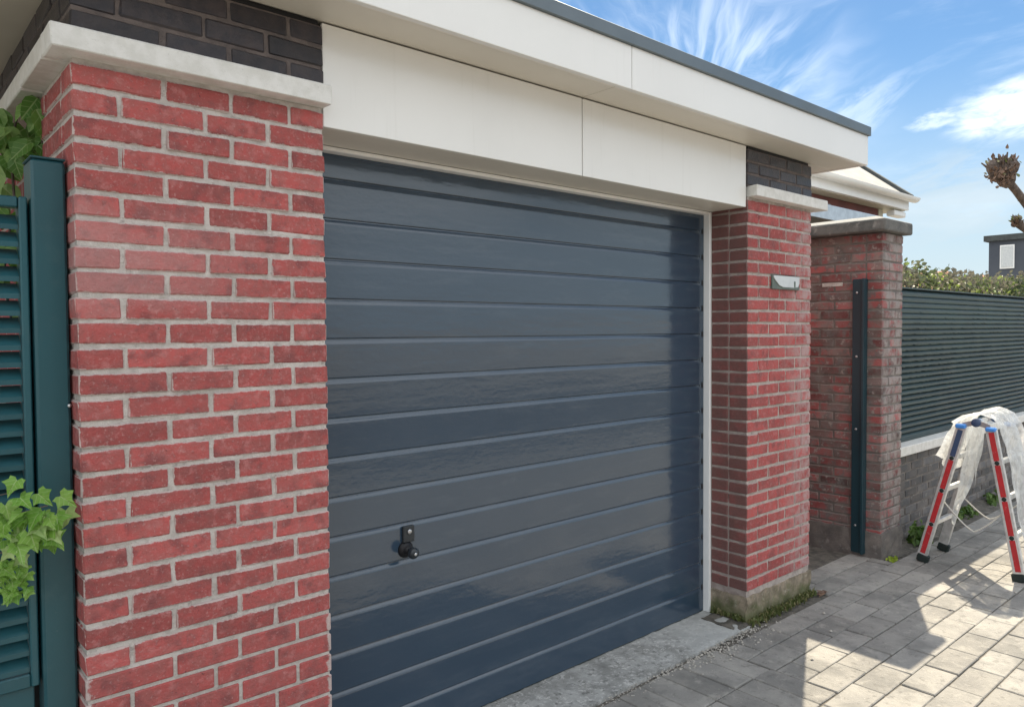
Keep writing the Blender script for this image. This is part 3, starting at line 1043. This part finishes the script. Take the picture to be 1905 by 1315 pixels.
# ================================================================== PLANTS
def leaf_shape(kind, s):
    if kind == 'ivy':
        pts = [(0, -.05), (.18, -.22), (.42, -.20), (.36, .02), (.56, .22), (.34, .30), (.20, .42), (.12, .62), (0, .88)]
    elif kind == 'ovate':
        pts = [(0, -.1), (.22, -.05), (.36, .2), (.33, .45), (.16, .75), (0, 1.0)]
    else:
        pts = [(0, 0), (.07, .3), (.05, .7), (0, 1.0)]
    right = [(x_, y_, abs(x_) * .34 - y_ * y_ * .26) for x_, y_ in pts]
    left = [(-x_, y_, abs(x_) * .34 - y_ * y_ * .26) for x_, y_ in pts[1:-1]]
    vs = right + left
    n1 = len(right)
    c_ = len(vs)
    vs = vs + [(0, .18, -.01)]
    fs = [(c_, i, i + 1) for i in range(n1 - 1)]
    lf_ = [0] + list(range(n1, n1 + len(left))) + [n1 - 1]
    fs += [(c_, lf_[i + 1], lf_[i]) for i in range(len(lf_) - 1)]
    return [Vector(v) * s for v in vs], fs


_lm = {}


def leaf_obj(kind, parent, loc, s, nrm, roll, m):
    key = (kind, m.name, rnd.randrange(3))
    if key not in _lm:
        vs, fs = leaf_shape(kind, 1.0)
        r2 = random.Random(key[2] + 5)
        vs = [v + Vector((r2.uniform(-.04, .04), r2.uniform(-.04, .04), r2.uniform(-.05, .05))) for v in vs]
        me = bpy.data.meshes.new('leaf')
        me.from_pydata([tuple(v) for v in vs], [], fs)
        me.materials.append(m)
        me.update()
        _lm[key] = me
    o = link('leaf', _lm[key], parent, loc)
    q = Vector(nrm).to_track_quat('Z', 'Y') @ Matrix.Rotation(roll, 4, 'Z').to_quaternion()
    o.rotation_mode = 'QUATERNION'
    o.rotation_quaternion = q
    o.scale = (s, s, s)
    return o


def plant_leaves(parent, kind, m, pts, s0, s1, face=(-.2, -1, .45), spread=.55):
    for q in pts:
        nv = Vector(face) + Vector((rnd.uniform(-spread, spread), rnd.uniform(-spread, spread), rnd.uniform(-spread, spread)))
        leaf_obj(kind, parent, q, rnd.uniform(s0, s1), nv, rnd.uniform(-1.0, 1.0) + pi, m)


iv = empty('ivy_plant', (-.95, .0, 0), 'bright green lobed ivy sprig hanging in front of the lower louvre gate', 'ivy')
stem = MB()
pts = []
for (a, b) in (((-1.35, .03, 1.08), (-.735, -.03, 1.10)), ((-1.3, .02, 1.0), (-.76, -.03, 1.02)), ((-1.25, .03, 1.0), (-.80, .0, .93)),
               ((-1.3, .02, 1.15), (-.80, -.02, 1.14))):
    a, b = Vector(a), Vector(b)
    path = []
    for i in range(9):
        t_ = i / 8
        q = a.lerp(b, t_) + Vector((0, 0, -.06 * sin(t_ * pi) + .02 * sin(t_ * 9)))
        path.append(q)
    stem.tube(path, [.004 - .0025 * i / 8 for i in range(9)], 5)
    for i in range(26):
        t_ = i / 25
        q = a.lerp(b, t_) + Vector((rnd.uniform(-.02, .02), rnd.uniform(-.06, .0), rnd.uniform(-.04, .045)))
        pts.append(q)
stem.build('stem', M['bark'], iv)
pts = [q + Vector((0, 0, .02)) for q in pts if q.z > .93]
plant_leaves(iv, 'ivy', M['ivy'], pts, .030, .050)
plant_leaves(iv, 'ivy', M['ivy'], [(-.708, -.04, 1.125), (-.722, -.05, 1.085), (-.70, -.035, 1.09), (-.735, -.06, 1.065), (-.76, -.07, 1.10),
                                   (-.735, -.05, 1.04), (-.775, -.06, 1.055)], .045, .058)
plant_leaves(iv, 'ivy', M['ivy'], [(-.80 + rnd.uniform(-.04, .03), -.02, .96 + rnd.uniform(-.05, .05)) for _ in range(22)], .026, .040)
plant_leaves(iv, 'ivy', M['ivy'], [(-.775 + rnd.uniform(-.06, .06), -.045 + rnd.uniform(-.03, .02), 1.06 + rnd.uniform(-.05, .06)) for _ in range(18)], .034, .052)

cr = empty('climbing_plant', (-.75, .8, 1.2), 'green climbing plant hanging under the white coping behind the left pillar', 'climber')
stem = MB()
pts = []
for j in range(6):
    a = Vector((-.66 - .06 * j, .45 + .10 * j, 1.75 - rnd.uniform(0, .3)))
    b = Vector((-.655 - .035 * j, .42 + .13 * j, 2.17 + .0 * j))
    path = [a.lerp(b, i / 6) + Vector((rnd.uniform(-.02, .02), 0, 0)) for i in range(7)]
    stem.tube(path, .004, 5)
    for i in range(26):
        q = a.lerp(b, rnd.random() ** .55) + Vector((rnd.uniform(-.05, .03), rnd.uniform(-.06, .04), rnd.uniform(-.03, .01)))
        pts.append(q)
stem.build('stem', M['bark'], cr)
plant_leaves(cr, 'ovate', M['climber'], pts, .055, .085, (-.3, -1, .3), .6)
plant_leaves(cr, 'ovate', M['climber'], [(-.645, .44 + .05 * i, 2.135 - .03 * (i % 3)) for i in range(6)], .05, .07, (-.6, -1, .2), .5)


def clump(name, label, loc, rx, ry, hgt, n, s0, s1, m, kind='blade', cat='weed', group=None):
    mb = MB()
    for _ in range(n):
        a = rnd.uniform(0, 2 * pi)
        rr = rnd.random() ** .5
        q = Vector((loc[0] + rx * rr * cos(a), loc[1] + ry * rr * sin(a), loc[2] + (hgt * rnd.random() * (1 - rr * .5) if kind != 'blade' else 0)))
        vs, fs = leaf_shape(kind, rnd.uniform(s0, s1))
        if kind == 'blade':
            nv = Vector((rnd.uniform(-1, 1), rnd.uniform(-1, 1), .15))
        else:
            nv = Vector((rnd.uniform(-.8, .6), rnd.uniform(-1.2, .4), rnd.uniform(.2, 1)))
        qq = nv.to_track_quat('Z', 'Y') @ Matrix.Rotation(rnd.uniform(-.7, .7) + (0 if kind == 'blade' else pi), 4, 'Z').to_quaternion()
        mb.add([q + qq @ v for v in vs], fs)
    o = mb.build(name, m, None, loc)
    return tag(o, label, cat, group or {'weed': 'weeds along the foot of the walls', 'grass_tuft': 'grass tufts at the right garage pillar'}[name])


clump('weed', 'leafy green weed growing at the foot of the low wall beside the ladder', (4.52, -.02, .01), .11, .07, .17, 110, .03, .06, M['weed'], 'ovate')
clump('weed', 'tiny yellow-green weed at the foot of the old pillar', (3.98, -.06, .0), .07, .03, .03, 40, .015, .03, M['weed_yellow'], 'ovate')
clump('weed', 'low green weed along the low wall seen between the ladder legs', (5.55, .02, .01), .22, .05, .09, 90, .03, .05, M['weed'], 'ovate')
clump('weed', 'green weed at the wall foot seen near the right ladder leg', (6.3, .02, .01), .18, .05, .12, 70, .03, .06, M['weed'], 'ovate')
clump('grass_tuft', 'tuft of grass and moss at the front foot of the right garage pillar', (2.52, -.025, .0), .17, .02, .05, 110, .02, .055, M['moss'], cat='grass tuft')
clump('grass_tuft', 'short grass tuft at the outer corner of the right garage pillar', (2.86, -.025, .0), .11, .02, .05, 90, .02, .06, M['moss'], cat='grass tuft')
ms = MB()
for _ in range(420):
    q = Vector((rnd.uniform(2.31, 2.98), -.012 - abs(rnd.gauss(0, .018)), 0.0))
    if rnd.random() < .25: q = Vector((rnd.uniform(2.30, 2.325), rnd.uniform(0, .2), .008))
    vs, fs = leaf_shape('ovate', rnd.uniform(.008, .02))
    qq = Vector((rnd.uniform(-1, 1), rnd.uniform(-1, .3), 1)).to_track_quat('Z', 'Y') @ Matrix.Rotation(rnd.uniform(0, 6), 4, 'Z').to_quaternion()
    ms.add([q + Vector((0, 0, rnd.uniform(0, .035))) + qq @ v for v in vs], fs)
tag(ms.build('moss', M['moss']), 'moss creeping along the foot of the right garage pillar', 'moss', kind='stuff')
dlv = MB()
for (px, py, s) in ((3.02, -.04, .05), (3.05, -.06, .045), (2.99, -.05, .04)):
    vs, fs = leaf_shape('ovate', s)
    dlv.add([Vector((px, py, .012)) + Matrix.Rotation(rnd.uniform(0, 6), 3, 'Z') @ v for v in vs], fs)
tag(dlv.build('dead_leaf', M['dry_leaf'], None, (3.02, -.05, 0)), 'brown dead leaves lying off the corner of the right garage pillar', 'dead leaf')

# mortar crumbs and grit along the threshold joint
cr_ = MB()


def crumb(mb, q, s):
    vs = [Vector((rnd.uniform(.6, 1) * a, rnd.uniform(.6, 1) * b, rnd.uniform(.4, .8) * c_)) * s for a, b, c_ in
          ((1, 0, 0), (-1, 0, 0), (0, 1, 0), (0, -1, 0), (0, 0, 1), (0, 0, -.4))]
    mb.add([q + v for v in vs], [(0, 2, 4), (2, 1, 4), (1, 3, 4), (3, 0, 4), (2, 0, 5), (1, 2, 5), (3, 1, 5), (0, 3, 5)])


for _ in range(1500):
    xx = rnd.uniform(-1.5, 2.35)
    crumb(cr_, Vector((xx, -.05 + rnd.gauss(0, .018), .001)), rnd.uniform(.0015, .006) * (1.5 if xx > 1.5 else 1))
for _ in range(260):
    crumb(cr_, Vector((rnd.gauss(2.05, .22), -.09 + rnd.gauss(0, .05), .002)), rnd.uniform(.002, .010))
for _ in range(260):
    crumb(cr_, Vector((rnd.uniform(.6, 4.5), rnd.uniform(-1.4, .0), .003)), rnd.uniform(.0015, .004))
for q in ((2.55, -.33), (2.35, -.13), (3.3, -.62), (2.18, -.42), (2.75, -.2), (3.85, -.78)):
    crumb(cr_, Vector((*q, .004)), .013)
for _ in range(500):
    crumb(cr_, Vector((rnd.uniform(1.0, 6.0), -.02 - abs(rnd.gauss(0, .7)), .003)), rnd.uniform(.001, .0028))
tag(cr_.build('mortar_crumbs', M['crumb']), 'pale mortar crumbs and grit along the edge of the concrete threshold', 'grit', kind='stuff')
# dirt strip at foot of old pillar and low wall
ds = MB()
nx = 90
vs = []
for i in range(nx + 1):
    xx = 3.95 + i * .06
    for j in range(4):
        yy = .12 - j * .055 - (.06 * mnoise.noise(Vector((xx * 3, 2, 0))) if j == 3 else 0)
        vs.append((xx, yy, .022 - .009 * j + .006 * mnoise.noise(Vector((xx * 9, yy * 20, 1)))))
fs = [(i * 4 + j, i * 4 + j + 1, (i + 1) * 4 + j + 1, (i + 1) * 4 + j) for i in range(nx) for j in range(3)]
ds.add(vs, fs, True)
tag(ds.build('dirt', M['sand']), 'sandy dirt washed up along the foot of the low wall', 'dirt', kind='stuff')

# hedge behind the louvre fence
hd_ = empty('hedge', (7.5, .6, 0), 'straggly green and brown hedge showing above the louvre fence', 'hedge')
hb = MB()
stm = MB()
for i in range(80):
    xx = 4.45 + i * .085
    zt = 1.82 + .22 * mnoise.noise(Vector((xx * 1.3, 0, 4))) + rnd.uniform(-.05, .12) + .01 * (xx - 4.5)
    path = [Vector((xx + rnd.uniform(-.1, .1), .62 + rnd.uniform(-.1, .1), zz)) for zz in (0.1, .9, 1.5, zt + .08)]
    stm.tube(path, [.012, .009, .006, .003], 4)
for i in range(9000):
    xx = 4.36 + 7 * rnd.random()
    top = 1.99 + .14 * mnoise.noise(Vector((xx * 1.6, 0, 4))) + .12 * mnoise.noise(Vector((xx * 5, 3, 4))) + .010 * (xx - 4.5)
    zz = top - abs(rnd.gauss(0, .16))
    q = Vector((xx, .60 + rnd.gauss(0, .13), zz))
    if q.y < .28: continue
    vs, fs = leaf_shape('ovate', rnd.uniform(.022, .05))
    qq = Vector((rnd.uniform(-1, 1), rnd.uniform(-1, 1), rnd.uniform(-.2, 1))).to_track_quat('Z', 'Y') @ Matrix.Rotation(rnd.uniform(0, 6), 4, 'Z').to_quaternion()
    hb.add([q + qq @ v for v in vs], fs)
tag(hb.build('leaves', M['hedge'], hd_), kind='stuff')
stm.build('stems', M['bark'], hd_)

# pollarded tree whose knobbly branch ends reach in from the right
tr = empty('pollarded_tree', (10.6, .55, 0), 'pollarded tree with knobbly brown branch ends reaching over the hedge', 'tree')
MB().tube([(10.6, .55, 0), (10.62, .5, 1.5), (10.58, .45, 2.6)], [.16, .13, .10], 10).build('trunk', M['bark'], tr)


def knob(tip, r, root):
    tip, root = Vector(tip), Vector(root)
    mid = root.lerp(tip, .5) + Vector((0, 0, -.10))
    MB().tube([root, mid, root.lerp(tip, .8) + Vector((0, 0, -.03)), tip], [.07, .05, .045, .05], 8).build('branch', M['bark'], tr)
    kk = MB()
    for _ in range(9):
        q = tip + Vector((rnd.uniform(-1, 1), rnd.uniform(-1, 1), rnd.uniform(-.8, 1))) * r * .6
        vs, fs = [], []
        nseg, nr = 7, 5
        rr = r * rnd.uniform(.35, .7)
        for a in range(nr + 1):
            for b in range(nseg):
                ph, th3 = pi * a / nr, 2 * pi * b / nseg
                v = Vector((sin(ph) * cos(th3), sin(ph) * sin(th3), cos(ph)))
                vs.append(q + v * rr * (1 + .35 * mnoise.noise((q + v) * 9)))
        for a in range(nr):
            for b in range(nseg):
                fs.append((a * nseg + b, a * nseg + (b + 1) % nseg, (a + 1) * nseg + (b + 1) % nseg, (a + 1) * nseg + b))
        kk.add(vs, fs)
    kk.build('knuckle', M['bark'], tr)
    tw = MB()
    for _ in range(14):
        d_ = Vector((rnd.uniform(-1, .6), rnd.uniform(-1, 1), rnd.uniform(-.2, 1.3))).normalized()
        tw.tube([tip, tip + d_ * r * 1.1, tip + d_ * r * rnd.uniform(1.2, 1.5) + Vector((0, 0, .02))], [.022, .016, .008], 5)
    tw.build('twigs', M['bark'], tr)
    tf = MB()
    for _ in range(int(1400 * r)):
        d_ = Vector((rnd.gauss(0, 1), rnd.gauss(0, 1), rnd.gauss(.1, 1))).normalized()
        vs, fs = leaf_shape('ovate', rnd.uniform(.03, .065))
        qq = Vector((rnd.uniform(-1, 1), rnd.uniform(-1, 1), rnd.uniform(-1, 1))).to_track_quat('Z', 'Y')
        cc_ = tip + Vector(((_ % 3 - 1) * r * .5, 0, (((_ * 7) % 3) - .7) * r * .45))
        q = cc_ + d_ * r * rnd.uniform(.45, .85) * (1 + .8 * mnoise.noise(d_ * 2.3))
        tf.add([q + qq @ v for v in vs], fs)
    tag(tf.build('dry_leaves', M['dry_leaf'], tr), kind='stuff')
    for _ in range(12):
        d_ = Vector((rnd.uniform(-1.2, .4), rnd.uniform(-1, 1), rnd.uniform(-.2, 1))).normalized()
        leaf_obj('ovate', tr, tip + d_ * r * rnd.uniform(1.0, 1.5), rnd.uniform(.04, .07), (rnd.uniform(-1, 1), -1, .5), rnd.uniform(-1, 1), M['moss'])


knob((9.42, .86, 3.36), .17, (10.58, .45, 2.6))
knob((9.80, .80, 2.80), .055, (10.58, .45, 2.5))
knob((9.85, .72, 3.05), .05, (10.58, .45, 2.55))
knob((11.2, .2, 3.3), .16, (10.58, .45, 2.6))

# ================================================================== NEIGHBOUR HOUSE (eave beyond the garage)
nh = empty('neighbour_house', (6.5, 3.5, 0), 'brick house behind the old pillar with white eaves and pale pitched roof', 'house')
MB().box(4.6, 7.74, 1.62, 5.6, 0, 2.86).build('wall', M['house_brick'], nh)
MB().box(7.742, 7.85, 1.61, 1.75, 0, 2.86).build('corner_board', M['cream_paint'], nh)
ev = MB()
ev.box(4.4, 8.19, 1.50, 1.9, 2.865, 2.885)
ev.build('soffit', M['cream_paint'], nh)
MB().box(4.4, 8.20, 1.46, 1.498, 2.87, 2.995, .004).build('fascia', M['white_frame'], nh)
gt = MB()
prof = [(-.06 * cos(a) , -.05 * sin(a)) for a in [pi * k_ / 8 for k_ in range(9)]]
vs = [(4.4, 1.40 + a, 3.0 + b) for a, b in prof] + [(8.22, 1.40 + a, 3.0 + b) for a, b in prof]
gt.add(vs, [(i, i + 1, i + 10, i + 9) for i in range(8)], True)
gt.build('gutter', M['white_frame'], nh)
rise = .78
rf = MB()
rf.add([(4.3, 1.42, 3.0), (8.20, 1.42, 3.0), (8.20, 4.0, 3.0 + 2.58 * rise), (4.3, 4.0, 3.0 + 2.58 * rise),
        (4.3, 1.42, 2.96), (8.20, 1.42, 2.96), (8.20, 4.0, 2.96 + 2.58 * rise), (4.3, 4.0, 2.96 + 2.58 * rise),
        (8.20, 5.9, 3.0 + .7 * rise), (4.3, 5.9, 3.0 + .7 * rise)],
       [(0, 1, 2, 3), (4, 7, 6, 5), (0, 4, 5, 1), (1, 5, 6, 2), (3, 2, 8, 9), (0, 3, 7, 4)])
rf = rf.build('roof', M['roof_tile'], nh)
y = 1.44
kk = 0
while y < 3.9:                      # verge tiles along the roof edge
    z = 3.0 + (y - 1.42) * rise
    v_ = MB()
    mm = Matrix.Translation((8.21, y, z)) @ Matrix.Rotation(math.atan(rise), 4, 'X')
    v_.box(-.07, .03, 0, .24, -.03, .035, .006, mm)
    v_.build('verge_tile', M['verge'], rf)
    y += .185
gb = MB()
gb.add([(7.75, 1.8, 2.86), (7.75, 5.5, 2.86), (7.75, 4.0, 4.6), (7.75, 3.9, 4.6)], [(0, 1, 2, 3)])
gb.build('gable', M['cream_paint'], nh)
MB().box(7.86, 8.17, 1.48, 1.58, 2.785, 2.85, .012).build('lower_gutter', M['white_frame'], nh)
# low flat porch roof in front of it, just over the old pillar
pr = empty('porch_roof', (5.6, 1.3, 0), 'pale grey flat porch roof just visible over the old pillar cap', 'roof')
MB().box(4.5, 6.4, .95, 1.5, 2.47, 2.53, .005).build('roof_sheet', M['pale_render'], pr)
MB().box(4.5, 6.4, .93, .948, 2.42, 2.545, .003).build('edge_trim', M['steel'], pr)
for (x, w_, h_) in ((4.95, .05, .07), (5.25, .07, .05)):
    MB().box(x, x + w_, 1.0, 1.08, 2.531, 2.53 + h_, .01).build('roof_vent', M['black'], pr)
MB().box(4.6, 4.66, 1.0, 1.06, 0, 2.469).box(6.3, 6.36, 1.0, 1.06, 0, 2.469).build('porch_legs', M['white_frame'], pr).name = 'post'

# far buildings
fb = empty('office_block', (48, 11, 0), 'dark blue-grey flat roofed building far behind the hedge', 'building')
MB().box(45, 60, 4, 11.3, 0, 6.1).build('wall', M['grey_render'], fb)
MB().box(44.8, 60.2, 3.8, 11.5, 6.1, 6.4).build('roof', M['verge'], fb)
for y_ in (4.6, 7.4, 10.1):
    fr = MB().box(44.93, 44.998, y_, y_ + .66, 4.6, 5.85).build('window', M['white_frame'], fb)
    MB().box(44.9, 44.928, y_ + .06, y_ + .60, 4.68, 5.78).build('pane', M['sign_face'], fr)
MB().tube([(47, 8.6, 6.4), (47, 8.6, 11.5)], .05, 6).build('mast', M['steel'], fb)
for j, (x_, y_, w_, lab) in enumerate(((62, 19.5, 9, 'distant low house with orange roof just over the hedge by the old pillar'),
                                       (70, 16.0, 8, 'distant low house with orange roof nearer the dark building'))):
    hh = empty('distant_house', (x_, y_, 0), lab, 'house', 'distant houses over the hedge')
    MB().box(x_, x_ + 8, y_, y_ + w_, 0, 3.6).build('wall', M['pale_render'], hh)
    r_ = MB()
    r_.add([(x_ - .4, y_ - .4, 3.6), (x_ + 8.4, y_ - .4, 3.6), (x_ + 8.4, y_ + w_ + .4, 3.6), (x_ - .4, y_ + w_ + .4, 3.6),
            (x_ + 4, y_ + .8, 6.1), (x_ + 4, y_ + w_ - .8, 6.1)], [(0, 1, 4), (1, 2, 5, 4), (2, 3, 5), (3, 0, 4, 5), (0, 3, 2, 1)])
    r_.build('roof', M['orange_tile'], hh)

# the other side of the street, mirrored in the door paint
oh = empty('street_house', (4, -21, 0), 'brick terraced house across the street mirrored in the garage door', 'house')
MB().box(-3, 8, -24, -17, 0, 5.2).build('wall', M['house_brick'], oh)
r_ = MB()
r_.add([(-3.3, -16.6, 5.2), (8.3, -16.6, 5.2), (8.3, -20.5, 8.2), (-3.3, -20.5, 8.2), (-3.3, -24.4, 5.2), (8.3, -24.4, 5.2)],
       [(0, 1, 2, 3), (3, 2, 5, 4), (0, 3, 4), (1, 5, 2), (0, 4, 5, 1)])
r_.build('roof', M['verge'], oh)
for x_ in (-1.8, 1.6, 5.0):
    for z_ in (.8, 3.3):
        f_ = MB().box(x_, x_ + 1.8, -16.998, -16.93, z_, z_ + 1.4).build('window', M['white_frame'], oh)
        MB().box(x_ + .08, x_ + 1.72, -16.928, -16.9, z_ + .08, z_ + 1.32).build('pane', M['window_glass'], f_)

# ================================================================== LADDER
ld = empty('folding_ladder', (4.26, -.47, 0), 'short aluminium folding ladder with red inserts standing as an A on the pavers', 'ladder')
XN, XF = 4.08, 4.44
footL, footR = (-.20, .0), (-.74, .0)
topL, topR = (-.425, .90), (-.580, .90)


def rail(x, foot, top, near, right):
    a = Vector((x, foot[0], .035))
    b = Vector((x, top[0], top[1]))
    r_ = MB().bar(a, b, .026, .060, Vector((1, 0, 0)), .003).build('rail', M['alu'], ld)
    MB().bar(Vector((x, foot[0], .0)), Vector((x, foot[0] + (top[0] - foot[0]) * .06, .050)), .036, .070, Vector((1, 0, 0)), .006) \
        .build('rubber_foot', M['rubber'], ld)
    d = (b - a)
    L = d.length
    u = d.normalized()
    xo = x - .0135 if near else x + .0135
    cuts = [0.03, .24, .27, .50, .53, .745, .775, .97]
    for i in range(0, 8, 2):
        p0 = a + u * (L * cuts[i])
        p1 = a + u * (L * cuts[i + 1])
        p0.x = p1.x = xo
        mname = 'red_insert' if (right or i < 6) else 'navy_plastic'
        MB().bar(p0, p1, .003, .030, Vector((1, 0, 0)), .001).build('insert_strip', M[mname], r_)
    for c_ in (.255, .515, .76):
        q = a + u * (L * c_)
        q.x = xo
        lathe(MB(), q, (-1 if near else 1, 0, 0), [(.013, -.001), (.013, .003), (.008, .005)], 10).build('rung_end', M['rubber'], r_)


for x, near in ((XN, True), (XF, False)):
    rail(x, footL, topL, near, False)
    rail(x, footR, topR, near, True)
for foot, top in ((footL, topL), (footR, topR)):
    for c_ in (.255, .515, .76):
        a = Vector((XN, foot[0], .035)).lerp(Vector((XN, top[0], top[1])), c_)
        MB().box(XN + .0132, XF - .0132, a.y - .014, a.y + .014, a.z - .014, a.z + .014, .003).build('rung', M['alu'], ld)
for x in (XN, XF):
    lathe(MB(), (x - .020, -.503, .925), (1, 0, 0), [(.022, 0), (.026, .004), (.026, .036), (.022, .040)], 16).build('hinge', M['navy_plastic'], ld)
    MB().box(x - .030, x + .012, -.450, -.392, .885, .912, .006).build('hinge_lock', M['blue_plastic'], ld)
    MB().box(x - .030, x + .012, -.612, -.556, .880, .905, .006).build('hinge_lock', M['blue_plastic'], ld)
    for ya_ in (-.43, -.575):
        MB().bar((x, ya_, .905), (x, -.503, .928), .018, .030).build('hinge_plate', M['steel'], ld)
for x, zl in ((XN + .03, .245), (XF - .03, .27)):
    path = []
    for i in range(17):
        t_ = i / 16
        yy = -.32 - .33 * t_
        zz = .40 - (.40 - zl) * (1 - abs(2 * t_ - 1) ** 1.3)
        path.append((x, yy, zz))
    MB().tube(path, .0045, 6).build('strap', M['strap'], ld)

# plastic film thrown over the ladder
pf = MB()
path = [(-.30, .70), (-.32, .76), (-.35, .84), (-.385, .92), (-.44, .965), (-.52, .99), (-.59, .965), (-.625, .91), (-.64, .84),
        (-.655, .74), (-.68, .62), (-.70, .48), (-.72, .34), (-.75, .20), (-.78, .07), (-.81, .015)]
NV, NU = 75, 30
vs = []
for j in range(NV + 1):
    s_ = j / NV * (len(path) - 1)
    i0 = min(int(s_), len(path) - 2)
    t_ = s_ - i0
    yy = path[i0][0] * (1 - t_) + path[i0 + 1][0] * t_
    zz = path[i0][1] * (1 - t_) + path[i0 + 1][1] * t_
    for i in range(NU + 1):
        u = i / NU
        amp = .018 + .022 * min(1, abs(s_ - 5) / 5)
        xl, xr = 4.055 - .015, 4.50
        if s_ < 3: xl = 4.08 - .06 * (3 - s_) * .2
        if s_ > 5.5: xl = 4.10 + .004 * (s_ - 5.5)
        xx = xl + (xr - xl) * u
        q = Vector((xx, yy, zz))
        w = mnoise.noise_vector(Vector((xx * 14, yy * 5, zz * 5 + 3))) * amp
        w2 = mnoise.noise_vector(Vector((xx * 40, yy * 18, zz * 18 + 3))) * .006
        if s_ < 2: w.z += (.09 * mnoise.noise(Vector((u * 5, 7, 0))) - .10 * min(1, u * 2.2)) * (2 - s_) / 2
        vs.append(q + w + w2)
fs = [(j * (NU + 1) + i, j * (NU + 1) + i + 1, (j + 1) * (NU + 1) + i + 1, (j + 1) * (NU + 1) + i) for j in range(NV) for i in range(NU)]
pf.add(vs, fs, True)
vs = []
NV2, NU2 = 40, 16
for j in range(NV2 + 1):
    v_ = j / NV2
    for i in range(NU2 + 1):
        u = i / NU2
        zb = .93 - v_ * (.50 + .16 * sin(u * 5 + 1))
        q = Vector((4.105 + .30 * u * (1 - .25 * v_), -.46 + .20 * (1 - zb / .93) - .05 * v_, zb))
        vs.append(q + mnoise.noise_vector(Vector((q.x * 16, q.y * 5, q.z * 5))) * .022)
pf.add(vs, [(j * (NU2 + 1) + i, j * (NU2 + 1) + i + 1, (j + 1) * (NU2 + 1) + i + 1, (j + 1) * (NU2 + 1) + i) for j in range(NV2) for i in range(NU2)], True)
tag(pf.build('plastic_sheet', M['film'], None, (4.26, -.5, .5)), 'crumpled clear plastic sheet draped over the folding ladder', 'plastic sheet')
